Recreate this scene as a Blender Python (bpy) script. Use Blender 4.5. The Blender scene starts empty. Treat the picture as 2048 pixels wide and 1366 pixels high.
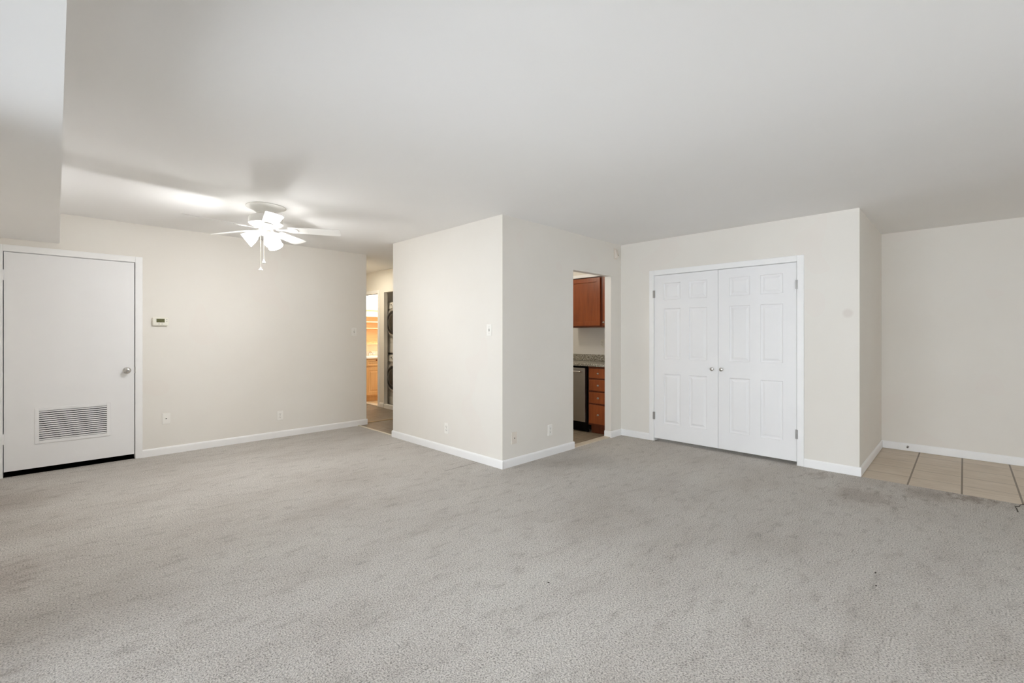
import bpy, bmesh, math, random
from mathutils import Vector, Matrix

S = bpy.context.scene
COL = S.collection
PI = math.pi

# ---------------------------------------------------------------- camera
# X runs into the room to the right, Y into the room to the left, camera over the origin
YAW = math.radians(44.70)
cam_d = bpy.data.cameras.new('camera')
cam = bpy.data.objects.new('camera', cam_d)
COL.objects.link(cam)
cam.location = (0, 0, 1.279)
cam.rotation_euler = (PI / 2, 0, YAW - PI / 2)
cam_d.sensor_width = 36.0
cam_d.lens = 36.0 * 913.55 / 2048
cam_d.shift_y = -12.0 / 2048
cam_d.clip_start = 0.02
S.camera = cam

# ---------------------------------------------------------------- world, light, exposure
S.view_settings.view_transform = 'Standard'
S.view_settings.look = 'None'
S.view_settings.gamma = 1.0
S.view_settings.use_curve_mapping = False
S.view_settings.exposure = 0.12

S.cycles.max_bounces = 14
S.cycles.diffuse_bounces = 12
S.cycles.sample_clamp_indirect = 6.0

w = bpy.data.worlds.new('sky')
S.world = w
w.use_nodes = True
bg = w.node_tree.nodes['Background']
bg.inputs[0].default_value = (0.85, 0.925, 1.0, 1)
bg.inputs[1].default_value = 5.1


def area_light(name, loc, rot, sx, sy, power, col):
    l = bpy.data.lights.new(name, 'AREA')
    l.shape = 'RECTANGLE'
    l.size, l.size_y = sx, sy
    l.energy = power
    l.color = col
    o = bpy.data.objects.new(name, l)
    COL.objects.link(o)
    o.location = loc
    o.rotation_euler = rot
    return o


def point_light(name, loc, power, col, r=0.05):
    l = bpy.data.lights.new(name, 'POINT')
    l.energy = power
    l.color = col
    l.shadow_soft_size = r
    o = bpy.data.objects.new(name, l)
    COL.objects.link(o)
    o.location = loc
    return o


DAY = (0.93, 0.965, 1.0)
# daylight: overcast sky in front of the window wall (X = -0.45), coming in through a window and a patio door
WIN = [(-2.9, -0.9), (-0.1, 2.7)]
WZS = [(0.62, 2.08), (0.06, 2.08)]
area_light('window_daylight', (-0.43, -1.9, 1.35), (PI / 2, 0, -PI / 2), 1.96, 1.42, 40, DAY)
area_light('outdoor_daylight', (-1.75, -0.3, 1.45), (PI / 2, 0, -PI / 2), 8.0, 2.9, 52, DAY)
point_light('kitchen_ceiling_lamp', (4.25, 4.15, 2.33), 14, (1.0, 0.93, 0.80), 0.12)
point_light('bathroom_lamp', (4.75, 8.30, 1.98), 34, (1.0, 0.97, 0.90), 0.08)
area_light('hall_fill_light', (3.50, 7.20, 2.42), (0, 0, 0), 0.25, 0.25, 9, (1.0, 0.92, 0.74))  # unseen fill added to brighten the hall and the laundry machines

# ---------------------------------------------------------------- materials


def srgb(r, g, b):
    f = lambda c: (c / 255) / 12.92 if c / 255 <= 0.04045 else ((c / 255 + 0.055) / 1.055) ** 2.4
    return (f(r), f(g), f(b), 1)


class NT:
    def __init__(self, name, rough=0.6, metal=0.0, spec=0.3):
        self.m = bpy.data.materials.new(name)
        self.m.use_nodes = True
        self.t = self.m.node_tree
        self.b = self.t.nodes['Principled BSDF']
        self.b.inputs['Roughness'].default_value = rough
        self.b.inputs['Metallic'].default_value = metal
        self.b.inputs['Specular IOR Level'].default_value = spec
        self.co = self.t.nodes.new('ShaderNodeTexCoord')
        self.geo = self.t.nodes.new('ShaderNodeNewGeometry')

    def n(self, typ, **kw):
        n = self.t.nodes.new('ShaderNode' + typ)
        for k, v in kw.items():
            setattr(n, k, v)
        return n

    def link(self, a, b):
        self.t.links.new(a, b)

    def pos(self):
        return self.geo.outputs['Position']

    def obj(self):
        return self.co.outputs['Object']

    def mapped(self, src, scale=(1, 1, 1), loc=(0, 0, 0), rot=(0, 0, 0)):
        mp = self.n('Mapping')
        mp.inputs['Scale'].default_value = scale
        mp.inputs['Location'].default_value = loc
        mp.inputs['Rotation'].default_value = rot
        self.link(src, mp.inputs[0])
        return mp.outputs[0]

    def noise(self, vec, scale, detail=3, rough=0.5):
        n = self.n('TexNoise')
        n.inputs['Scale'].default_value = scale
        n.inputs['Detail'].default_value = detail
        n.inputs['Roughness'].default_value = rough
        self.link(vec, n.inputs['Vector'])
        return n.outputs['Fac']

    def ramp(self, fac, stops):
        r = self.n('ValToRGB')
        e = r.color_ramp.elements
        while len(e) < len(stops):
            e.new(0.5)
        for el, (p, c) in zip(e, stops):
            el.position = p
            el.color = c
        self.link(fac, r.inputs[0])
        return r.outputs[0]

    def mix(self, fac, a, b, mode='MIX'):
        m = self.n('Mix', data_type='RGBA', blend_type=mode)
        for sock, v in ((m.inputs[0], fac), (m.inputs[6], a), (m.inputs[7], b)):
            if isinstance(v, (int, float)):
                sock.default_value = v
            elif isinstance(v, tuple):
                sock.default_value = v
            else:
                self.link(v, sock)
        return m.outputs[2]

    def math(self, op, a, b=None, c=None):
        m = self.n('Math', operation=op)
        for i, v in enumerate((a, b, c)):
            if v is None:
                continue
            if isinstance(v, (int, float)):
                m.inputs[i].default_value = v
            else:
                self.link(v, m.inputs[i])
        return m.outputs[0]

    def color(self, c):
        if isinstance(c, tuple):
            self.b.inputs['Base Color'].default_value = c
        else:
            self.link(c, self.b.inputs['Base Color'])

    def bump(self, h, strength, dist):
        b = self.n('Bump')
        b.inputs['Strength'].default_value = strength
        b.inputs['Distance'].default_value = dist
        self.link(h, b.inputs['Height'])
        self.link(b.outputs[0], self.b.inputs['Normal'])


def plain(name, c, rough=0.5, metal=0.0, spec=0.3, var=0.04, scale=6, bump=0.0, bscale=150):
    t = NT(name, rough, metal, spec)
    f = t.noise(t.obj(), scale, 3)
    d = tuple(x * (1 - var) for x in c[:3]) + (1,)
    l = tuple(min(1, x * (1 + var)) for x in c[:3]) + (1,)
    t.color(t.ramp(f, [(0.3, d), (0.7, l)]))
    if bump:
        t.bump(t.noise(t.obj(), bscale, 2), bump, 0.002)
    return t.m


def mat_wall():
    t = NT('beige_wall_paint', 0.85, 0, 0.15)
    f = t.noise(t.pos(), 0.9, 4, 0.55)
    c = t.ramp(f, [(0.3, srgb(226, 222, 215)), (0.7, srgb(230, 227, 221))])
    # faint touched-up paint patches
    f2 = t.noise(t.mapped(t.pos(), loc=(3.1, 7.7, 1.3)), 1.9, 1)
    c = t.mix(t.math('MULTIPLY', t.math('GREATER_THAN', f2, 0.66), 0.22), c, srgb(228, 219, 213))
    # round grey filler spot on the wall beside the closet
    d = t.n('VectorMath', operation='DISTANCE')
    t.link(t.pos(), d.inputs[0])
    d.inputs[1].default_value = (5.173, 0.762, 1.485)
    mr = t.n('MapRange')
    t.link(d.outputs['Value'], mr.inputs[0])
    for i, v in zip((1, 2, 3, 4), (0.028, 0.05, 0.6, 0.0)):
        mr.inputs[i].default_value = v
    c = t.mix(mr.outputs[0], c, srgb(212, 205, 198))
    t.color(c)
    t.bump(t.noise(t.pos(), 90, 2), 0.06, 0.002)
    return t.m


def mat_ceiling():
    t = NT('white_ceiling_paint', 0.9, 0, 0.1)
    f = t.noise(t.pos(), 0.7, 3)
    t.color(t.ramp(f, [(0.3, srgb(234, 233, 231)), (0.7, srgb(238, 237, 236))]))
    t.bump(t.noise(t.mapped(t.pos(), scale=(1, 4, 1)), 1.2, 2), 0.05, 0.02)
    return t.m


def mat_carpet():
    t = NT('grey_beige_carpet', 0.98, 0, 0.05)
    P = t.pos()
    big = t.noise(t.mapped(P, scale=(0.55, 1.2, 1)), 1.6, 6, 0.62)
    mid = t.noise(t.mapped(P, scale=(1, 2.2, 1), rot=(0, 0, 0.5)), 7.0, 5, 0.65)
    c = t.ramp(big, [(0.30, srgb(190, 184, 177)), (0.5, srgb(202, 197, 191)), (0.72, srgb(209, 205, 199))])
    scuff = t.ramp(mid, [(0.30, (0.74, 0.73, 0.72, 1)), (0.47, (1, 1, 1, 1)), (0.7, (1.0, 1.0, 1.0, 1))])
    c = t.mix(0.75, c, scuff, 'MULTIPLY')
    # tuft speckle: darker where the tuft height is low, lighter where high
    tuft = t.noise(P, 135, 3, 0.65)
    tuft_tone = t.ramp(tuft, [(0.34, (0.34, 0.33, 0.32, 1)), (0.46, (0.90, 0.90, 0.90, 1)), (0.64, (1.32, 1.32, 1.32, 1))])
    c = t.mix(0.85, c, tuft_tone, 'MULTIPLY')
    # brown trodden-in stains beside the entry tiles, plus shade painted along the window wall
    for (x, y, rr, k) in ((4.55, 0.55, 0.30, 0.30), (4.95, 0.22, 0.26, 0.26), (5.08, -0.05, 0.16, 0.45), (4.95, 0.95, 0.14, 0.25), (-0.30, 3.6, 0.42, 0.28), (-0.28, 5.2, 0.55, 0.26), (-0.2, 2.4, 0.24, 0.22)):
        d = t.n('VectorMath', operation='DISTANCE')
        t.link(P, d.inputs[0])
        d.inputs[1].default_value = (x, y, 0)
        wob = t.math('ADD', d.outputs['Value'], t.math('MULTIPLY_ADD', mid, 0.5, -0.25))
        mr = t.n('MapRange', interpolation_type='SMOOTHSTEP')
        t.link(wob, mr.inputs[0])
        for i, v in zip((1, 2, 3, 4), (rr * 0.2, rr, k, 0.0)):
            mr.inputs[i].default_value = v
        c = t.mix(mr.outputs[0], c, srgb(122, 104, 90))
    # carpet seams beside the hall corner
    sep = t.n('SeparateXYZ')
    t.link(P, sep.inputs[0])
    for (y0, x0, x1) in ((4.81, 2.66, 3.04), (3.485, 2.62, 3.02)):
        dy = t.math('ABSOLUTE', t.math('SUBTRACT', sep.outputs[1], t.math('MULTIPLY_ADD', mid, 0.02, y0 - 0.01)))
        a = t.math('LESS_THAN', dy, 0.006)
        a = t.math('MULTIPLY', a, t.math('GREATER_THAN', sep.outputs[0], x0))
        c = t.mix(t.math('MULTIPLY', a, t.math('MULTIPLY', t.math('LESS_THAN', sep.outputs[0], x1), 0.5)), c, srgb(96, 90, 84))
    t.color(c)
    h = t.math('ADD', t.math('MULTIPLY', tuft, 1.0), t.math('MULTIPLY', t.noise(P, 45, 2), 0.5))
    t.bump(h, 0.9, 0.012)
    return t.m


def mat_tile(name, c1, c2, ox, oy, size, grout=(0.0035, 0.006), gcol=None, streak=(1, 9)):
    """square stone tiles; streaks run along Y by default"""
    t = NT(name, 0.42, 0, 0.4)
    P = t.pos()
    n = t.noise(t.mapped(P, scale=(streak[1], streak[0], 1)), 3.2, 6, 0.62)
    n2 = t.noise(P, 2.6, 3)
    c = t.ramp(n, [(0.32, c1), (0.68, c2)])
    c = t.mix(0.35, c, t.ramp(n2, [(0.3, c1), (0.7, c2)]))
    sep = t.n('SeparateXYZ')
    t.link(P, sep.inputs[0])
    masks = []
    for ax, off, g in ((0, ox, grout[0]), (1, oy, grout[1])):
        v = t.math('ADD', t.math('SUBTRACT', sep.outputs[ax], off), size * 40.5)
        fr = t.math('FRACT', t.math('DIVIDE', v, size))
        d = t.math('MULTIPLY', t.math('ABSOLUTE', t.math('SUBTRACT', fr, 0.5)), size)
        masks.append(t.math('LESS_THAN', d, g))
    g = t.math('MAXIMUM', masks[0], masks[1])
    t.color(t.mix(g, c, gcol or srgb(112, 98, 82)))
    t.bump(t.math('SUBTRACT', t.math('MULTIPLY', n, 0.15), g), 0.5, 0.002)
    return t.m


def mat_wood(name, c1, c2, c3, rough=0.35, along='z', s=1.0):
    t = NT(name, rough, 0, 0.4)
    sc = {'z': (14 * s, 14 * s, 1.2 * s), 'x': (1.2 * s, 14 * s, 14 * s), 'y': (14 * s, 1.2 * s, 14 * s)}[along]
    v = t.mapped(t.obj(), scale=sc)
    f = t.noise(v, 2.2, 6, 0.6)
    f2 = t.noise(t.obj(), 3.0, 2)
    c = t.ramp(f, [(0.28, c1), (0.5, c2), (0.75, c3)])
    c = t.mix(0.35, c, t.ramp(f2, [(0.3, c1), (0.7, c3)]))
    t.color(c)
    t.bump(f, 0.08, 0.001)
    return t.m


def mat_granite():
    t = NT('speckled_granite', 0.25, 0, 0.5)
    P = t.obj()
    v = t.n('TexVoronoi')
    v.inputs['Scale'].default_value = 95
    t.link(P, v.inputs['Vector'])
    c = t.ramp(v.outputs['Color'], [(0.15, srgb(52, 48, 44)), (0.38, srgb(128, 122, 108)), (0.62, srgb(168, 162, 148)), (0.9, srgb(206, 202, 190))])
    t.color(t.mix(0.4, c, t.ramp(t.noise(P, 60, 4, 0.7), [(0.35, srgb(70, 66, 58)), (0.6, srgb(190, 184, 170))])))
    return t.m


def mat_steel(name, c, rough=0.32):
    t = NT(name, rough, 1.0, 0.5)
    f = t.noise(t.mapped(t.obj(), scale=(1, 1, 260)), 2.0, 2)
    t.color(t.ramp(f, [(0.3, tuple(x * 0.9 for x in c[:3]) + (1,)), (0.7, c)]))
    return t.m


def mat_emit(name, c, strength, base=(0.9, 0.9, 0.88, 1)):
    t = NT(name, 0.3)
    f = t.noise(t.obj(), 30, 2)
    t.color(t.ramp(f, [(0.3, tuple(x * 0.97 for x in base[:3]) + (1,)), (0.7, base)]))
    t.b.inputs['Emission Color'].default_value = c
    t.b.inputs['Emission Strength'].default_value = strength
    return t.m


def mat_glass():
    t = NT('window_glass', 0.02)
    tr = t.n('BsdfTransparent')
    gl = t.n('BsdfGlossy')
    gl.inputs['Roughness'].default_value = 0.02
    fr = t.n('Fresnel')
    fr.inputs[0].default_value = 1.45
    ms = t.n('MixShader')
    t.link(fr.outputs[0], ms.inputs[0])
    t.link(tr.outputs[0], ms.inputs[1])
    t.link(gl.outputs[0], ms.inputs[2])
    t.link(ms.outputs[0], t.t.nodes['Material Output'].inputs[0])
    return t.m


M = {
    'wall': mat_wall(),
    'ceiling': mat_ceiling(),
    'carpet': mat_carpet(),
    'entry_tile': mat_tile('striated_entry_tile', srgb(188, 172, 152), srgb(216, 203, 186), 5.155, 0.0127, 0.3335, (0.0030, 0.0060), srgb(120, 106, 90)),
    'hall_tile': mat_tile('taupe_hall_tile', srgb(118, 106, 93), srgb(158, 147, 132), 3.30, 5.9, 0.3335, (0.003, 0.003), srgb(96, 84, 72), (9, 1.5)),
    'kitchen_tile': mat_tile('taupe_kitchen_tile', srgb(132, 118, 100), srgb(166, 152, 132), 4.62, 3.62, 0.3335, (0.003, 0.003), srgb(92, 80, 66), (9, 2)),
    'bath_tile': mat_tile('tan_bathroom_tile', srgb(196, 172, 136), srgb(214, 192, 156), 4.4, 7.9, 0.3335, (0.003, 0.003), srgb(150, 130, 100)),
    'trim': plain('white_trim_paint', srgb(240, 240, 240), 0.4, 0, 0.35, 0.015, 5),
    'door': plain('white_door_paint', srgb(236, 236, 237), 0.45, 0, 0.3, 0.012, 3),
    'plastic': plain('white_plastic', srgb(238, 236, 231), 0.35, 0, 0.4, 0.01, 20),
    'ivory': plain('ivory_plastic', srgb(232, 229, 218), 0.4, 0, 0.4, 0.01, 20),
    'painted_plate': plain('painted_over_plate', srgb(224, 216, 206), 0.6, 0, 0.25, 0.02, 20),
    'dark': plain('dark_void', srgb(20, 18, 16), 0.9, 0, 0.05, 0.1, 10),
    'slot': plain('dark_slot', srgb(70, 66, 60), 0.6, 0, 0.1, 0.05, 30),
    'nickel': plain('satin_nickel', (0.62, 0.60, 0.57, 1), 0.22, 1.0, 0.5, 0.03, 20),
    'chrome': plain('chrome', (0.75, 0.76, 0.78, 1), 0.12, 1.0, 0.5, 0.02, 20),
    'hinge': plain('dull_hinge_metal', (0.42, 0.41, 0.40, 1), 0.4, 1.0, 0.5, 0.05, 30),
    'fan_white': plain('white_fan_enamel', srgb(240, 239, 235), 0.35, 0, 0.4, 0.01, 12),
    'blade_white': plain('white_blade_laminate', srgb(242, 241, 238), 0.3, 0, 0.4, 0.01, 5),
    'chain': plain('pale_brass_chain', srgb(232, 224, 198), 0.35, 0.3, 0.4, 0.05, 60),
    'shade': mat_emit('lit_opal_glass', (1.0, 0.995, 0.985, 1), 16.0),
    'bulb': mat_emit('lit_globe_bulb', (1.0, 0.95, 0.87, 1), 16.0),
    'lcd': plain('olive_lcd', srgb(92, 92, 58), 0.25, 0, 0.4, 0.15, 90),
    'button': plain('grey_button', srgb(170, 168, 160), 0.5, 0, 0.3, 0.03, 40),
    'cherry': mat_wood('cherry_cabinet', srgb(118, 58, 26), srgb(140, 72, 36), srgb(158, 84, 42), 0.35),
    'cherry_dark': mat_wood('cherry_cabinet_frame', srgb(84, 38, 18), srgb(100, 48, 24), srgb(116, 58, 30), 0.4),
    'oak': mat_wood('honey_oak', srgb(198, 158, 110), srgb(212, 175, 126), srgb(222, 187, 140), 0.4),
    'maple': mat_wood('pale_maple', srgb(214, 182, 138), srgb(226, 196, 154), srgb(234, 206, 168), 0.45, 'x'),
    'granite': mat_granite(),
    'steel': mat_steel('brushed_steel', (0.46, 0.44, 0.42, 1), 0.34),
    'steel_handle': mat_steel('steel_handle_metal', (0.72, 0.71, 0.69, 1), 0.2),
    'appliance': plain('silver_white_enamel', srgb(212, 208, 200), 0.3, 0, 0.45, 0.015, 8),
    'ring': plain('silver_door_ring', (0.60, 0.57, 0.53, 1), 0.3, 0.8, 0.5, 0.02, 20),
    'dark_ring': plain('dark_door_ring', srgb(44, 38, 35), 0.18, 0.2, 0.5, 0.05, 20),
    'drum_glass': plain('dark_door_glass', srgb(62, 56, 48), 0.12, 0.0, 0.6, 0.08, 12),
    'stone': plain('pale_stone_threshold', srgb(206, 194, 176), 0.45, 0, 0.35, 0.05, 14),
    'strip': plain('pale_transition_strip', srgb(222, 214, 198), 0.4, 0, 0.35, 0.04, 30),
    'tan_strip': plain('tan_transition_strip', srgb(168, 148, 120), 0.45, 0, 0.35, 0.06, 30),
    'sink': plain('white_sink_top', srgb(240, 238, 232), 0.2, 0, 0.5, 0.01, 8),
    'glass': mat_glass(),
    'rubber': plain('grey_rubber', srgb(120, 118, 114), 0.7, 0, 0.2, 0.05, 40),
}

# ---------------------------------------------------------------- mesh helpers


def bm_new():
    return bmesh.new()


def box(bm, x0, x1, y0, y1, z0, z1, bev=0.0, seg=2):
    b = bmesh.new()
    bmesh.ops.create_cube(b, size=1.0)
    for v in b.verts:
        v.co = Vector(((x0 + x1) / 2 + v.co.x * (x1 - x0), (y0 + y1) / 2 + v.co.y * (y1 - y0), (z0 + z1) / 2 + v.co.z * (z1 - z0)))
    if bev > 0:
        bmesh.ops.bevel(b, geom=b.edges[:], offset=bev, offset_type='OFFSET', segments=seg, profile=0.5, affect='EDGES')
    merge(bm, b)


def merge(bm, b):
    me = bpy.data.meshes.new('tmp')
    b.to_mesh(me)
    b.free()
    bm.from_mesh(me)
    bpy.data.meshes.remove(me)


def frame_mat(d):
    d = Vector(d).normalized()
    return d.to_track_quat('Z', 'Y').to_matrix().to_4x4()


def lathe(bm, prof, origin=(0, 0, 0), axis=(0, 0, 1), n=32, cap=True):
    """prof: list of (radius, height along axis)"""
    mt = Matrix.Translation(origin) @ frame_mat(axis)
    rings = []
    for r, h in prof:
        ring = []
        if r < 1e-6:
            v = bm.verts.new(mt @ Vector((0, 0, h)))
            ring = [v] * n
        else:
            for i in range(n):
                a = 2 * PI * i / n
                ring.append(bm.verts.new(mt @ Vector((r * math.cos(a), r * math.sin(a), h))))
        rings.append(ring)
    for k in range(len(rings) - 1):
        A, B = rings[k], rings[k + 1]
        for i in range(n):
            j = (i + 1) % n
            vs = []
            for v in (A[i], A[j], B[j], B[i]):
                if v not in vs:
                    vs.append(v)
            if len(vs) >= 3:
                try:
                    bm.faces.new(vs)
                except ValueError:
                    pass
    if cap:
        for ring, rv in ((rings[0], True), (rings[-1], False)):
            if ring[0] is not ring[1]:
                try:
                    bm.faces.new(ring[::-1] if rv else ring)
                except ValueError:
                    pass


def tube(bm, pts, r, n=10):
    """round tube along a polyline; r a number or a list"""
    pts = [Vector(p) for p in pts]
    rs = r if isinstance(r, (list, tuple)) else [r] * len(pts)
    rings = []
    up = Vector((0.123, 0.456, 0.88)).normalized()
    for i, p in enumerate(pts):
        d = (pts[min(i + 1, len(pts) - 1)] - pts[max(i - 1, 0)]).normalized()
        u = up - d * up.dot(d)
        u.normalize()
        up = u
        v = d.cross(u)
        rings.append([bm.verts.new(p + (u * math.cos(2 * PI * k / n) + v * math.sin(2 * PI * k / n)) * rs[i]) for k in range(n)])
    for a in range(len(rings) - 1):
        for k in range(n):
            bm.faces.new((rings[a][k], rings[a][(k + 1) % n], rings[a + 1][(k + 1) % n], rings[a + 1][k]))
    bm.faces.new(rings[0][::-1])
    bm.faces.new(rings[-1])


def prism(bm, pts, axis, a0, a1):
    """extrude a 2-D outline. axis 'x': pts are (y,z); 'y': (x,z); 'z': (x,y)"""
    def P(p, a):
        return {'x': (a, p[0], p[1]), 'y': (p[0], a, p[1]), 'z': (p[0], p[1], a)}[axis]
    A = [bm.verts.new(P(p, a0)) for p in pts]
    B = [bm.verts.new(P(p, a1)) for p in pts]
    n = len(pts)
    for i in range(n):
        j = (i + 1) % n
        bm.faces.new((A[i], A[j], B[j], B[i]))
    bm.faces.new(A[::-1])
    bm.faces.new(B)


def obj(name, bm, m, parent=None, smooth=False, loc=None):
    bmesh.ops.recalc_face_normals(bm, faces=bm.faces[:])
    me = bpy.data.meshes.new(name)
    bm.to_mesh(me)
    bm.free()
    me.materials.append(m)
    if smooth:
        for p in me.polygons:
            p.use_smooth = True
        try:
            me.set_sharp_from_angle(angle=math.radians(35))
        except Exception:
            pass
    o = bpy.data.objects.new(name, me)
    COL.objects.link(o)
    if parent:
        o.parent = parent
    if loc:
        o.location = loc
    return o


def tag(o, label, cat, group=None, kind=None):
    o['label'] = label
    o['category'] = cat
    if group:
        o['group'] = group
    if kind:
        o['kind'] = kind
    return o


def thing(name, label, cat, loc=(0, 0, 0), rz=0.0, group=None, kind=None):
    o = bpy.data.objects.new(name, None)
    o.empty_display_size = 0.1
    COL.objects.link(o)
    o.location = loc
    o.rotation_euler = (0, 0, rz)
    return tag(o, label, cat, group, kind)


def struct(name, bm, m, label, cat, smooth=False):
    return tag(obj(name, bm, m, None, smooth), label, cat, None, 'structure')


def copy_tree(o, parent=None):
    c = o.copy()
    COL.objects.link(c)
    c.parent = parent
    for ch in o.children:
        copy_tree(ch, c)
    return c


# local frame of every wall-mounted thing: x to the right seen from the front, y INTO the wall, z up.
FACE_Y = 0.0            # front looks towards -Y
FACE_X = -PI / 2        # front looks towards -X

# ---------------------------------------------------------------- room shell
H = 2.44
T = 0.10
TH = 0.07               # thickness of the hall's far wall
ZB = -0.05
XL = -0.45              # window wall
YD = 6.116              # wall with the utility door
XE = 3.20               # its right end, hall begins
XB = 3.046              # hall side of the kitchen block
YB = 3.143              # front of the kitchen block
YH = 5.131              # hall end of the kitchen block
XC = 5.173              # closet wall
YA = 0.6746             # side of the entry alcove
XR = 6.713              # far wall of the entry
YK = -3.5               # wall behind the camera
XH = 4.16               # far wall of the hall
XK = 5.59               # far wall of the kitchen


def wall_x(bm, x0, x1, y0, y1, z0=-0.05, z1=H, holes=()):
    """box wall running along X with holes (x0,x1,z0,z1)"""
    cuts = sorted(holes)
    cx = x0
    for (a, b, c, d) in cuts:
        if a > cx:
            box(bm, cx, a, y0, y1, z0, z1)
        if c > z0:
            box(bm, a, b, y0, y1, z0, c)
        if d < z1:
            box(bm, a, b, y0, y1, d, z1)
        cx = b
    if cx < x1:
        box(bm, cx, x1, y0, y1, z0, z1)


def wall_y(bm, y0, y1, x0, x1, z0=-0.05, z1=H, holes=()):
    b = bmesh.new()
    wall_x(b, y0, y1, x0, x1, z0, z1, holes)
    for v in b.verts:
        v.co = Vector((v.co.y, v.co.x, v.co.z))
    merge(bm, b)


# door openings
DX0, DX1, DZ = -0.300, 0.618, 2.036          # utility door leaf edges (with clearance) and head
CY0, CY1, CZ = 1.170, 2.681, 2.006           # closet opening
KX0, KX1, KZ = 4.160, 4.937, 2.023           # kitchen doorway
BY0, BY1, BZ = 7.515, 8.13, 2.035            # bathroom doorway
LY0, LY1, LZ = 6.30, 7.31, 2.045             # laundry closet opening

b = bm_new()
wall_x(b, XL - T, XE, YD, YD + T, holes=[(DX0 - 0.02, DX1 + 0.02, ZB, DZ + 0.02)])
struct('wall_far', b, M['wall'], 'beige wall with the white utility door, thermostat and hall opening at its end', 'wall')

b = bm_new()
box(b, XB, XB + T, YB, YH, ZB, H)
struct('wall_hall_side', b, M['wall'], 'bright beige wall face of the projecting kitchen block, with switch and outlet', 'wall')

b = bm_new()
wall_x(b, XB + T, XK, YB, YB + 0.09, holes=[(KX0, KX1, ZB, KZ)])
struct('wall_kitchen_side', b, M['wall'], 'shaded beige wall with the kitchen doorway cut through it', 'wall')

b = bm_new()
box(b, XB + T, XK + T, YH - T, YH, ZB, H)
struct('wall_kitchen_end', b, M['wall'], 'wall between kitchen and hall', 'wall')

b = bm_new()
box(b, XK, XK + T, YB, YH - T, ZB, H)
struct('wall_kitchen_far', b, M['wall'], 'cream kitchen wall between granite backsplash and cherry upper cabinets', 'wall')

b = bm_new()
wall_y(b, YA, YB, XC, XC + T, holes=[(CY0 - 0.02, CY1 + 0.02, ZB, CZ + 0.02)])
struct('wall_closet', b, M['wall'], 'beige wall around the white double closet doors', 'wall')

b = bm_new()
box(b, XC + T, XR + T, YA, YA + T, ZB, H)
struct('wall_alcove', b, M['wall'], 'narrow shaded beige side wall of the tiled entry', 'wall')

b = bm_new()
box(b, XR, XR + T, YK - T, YA, ZB, H)
struct('wall_right', b, M['wall'], 'beige far wall of the tiled entry', 'wall')

b = bm_new()
box(b, XL - T, XR, YK - T, YK, ZB, H)
struct('wall_behind', b, M['wall'], 'beige wall behind the viewer', 'wall')

b = bm_new()
wall_y(b, YK, YD, XL - T, XL, holes=[(a, c, z[0], z[1]) for (a, c), z in zip(WIN, WZS)])
struct('wall_left', b, M['wall'], 'window wall beside the viewer', 'wall')

b = bm_new()
box(b, 5.86, 5.92, YA + T, YB, ZB, H)
struct('wall_closet_back', b, M['wall'], 'back wall inside the closed closet', 'wall')

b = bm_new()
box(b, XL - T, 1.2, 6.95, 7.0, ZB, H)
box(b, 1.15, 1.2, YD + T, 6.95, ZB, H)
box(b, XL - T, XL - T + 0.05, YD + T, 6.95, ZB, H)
struct('wall_utility_back', b, M['dark'], 'inside of the utility closet, coloured near-black as shade, seen under its door', 'wall')  # walls coloured near-black to paint in the closet's shade

b = bm_new()
box(b, XE - T, XE, YD + T, 9.5, ZB, H)
struct('wall_hall_near', b, M['wall'], 'hall wall behind the end of the door wall', 'wall')
b = bm_new()
wall_y(b, YH, 9.5, XH, XH + TH, holes=[(LY0, LY1, ZB, LZ), (BY0, BY1, ZB, BZ)])
struct('wall_hall_far', b, M['wall'], 'yellowish hall wall around bathroom doorway and laundry closet', 'wall')
b = bm_new()
box(b, XE - T, XH + T, 9.5, 9.6, ZB, H)
struct('wall_hall_end', b, M['wall'], 'end wall of the hall', 'wall')

b = bm_new()
box(b, XH + TH, 5.15, 7.487, 7.509, ZB, H)
box(b, 5.05, 5.15, 6.0, 7.487, ZB, H)
box(b, XH + TH, 5.15, 5.95, 6.0, ZB, H)
struct('wall_laundry', b, M['wall'], 'grey beige inside walls of the laundry closet around the stacked machines', 'wall')

b = bm_new()
box(b, XH + TH, 6.1, 8.70, 8.78, ZB, H)
box(b, 6.02, 6.1, 7.509, 8.70, ZB, H)
box(b, 5.15, 6.1, 7.40, 7.509, ZB, H)
struct('wall_bathroom', b, plain('cream_bathroom_paint', srgb(238, 226, 204), 0.6), 'cream bathroom wall behind the vanity', 'wall')

b = bm_new()
box(b, XL - T, 6.9, YK - T, 9.6, H, H + 0.1)
struct('ceiling', b, M['ceiling'], 'flat white painted ceiling over the whole room', 'ceiling')

# dropped bulkhead over the window wall
b = bm_new()
prism(b, [(XL, YK), (0.004, YK), (0.030, 1.65), (0.062, YD), (XL, YD)], 'z', 2.152, H)
bmesh.ops.bevel(b, geom=[e for e in b.edges if abs(e.verts[0].co.z - 2.152) < 1e-4 and abs(e.verts[1].co.z - 2.152) < 1e-4 and e.verts[0].co.x > 0 and e.verts[1].co.x > 0], offset=0.006, segments=2, affect='EDGES')
struct('ceiling_bulkhead', b, M['ceiling'], 'white boxed bulkhead dropping from the ceiling above the utility door', 'bulkhead')

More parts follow.
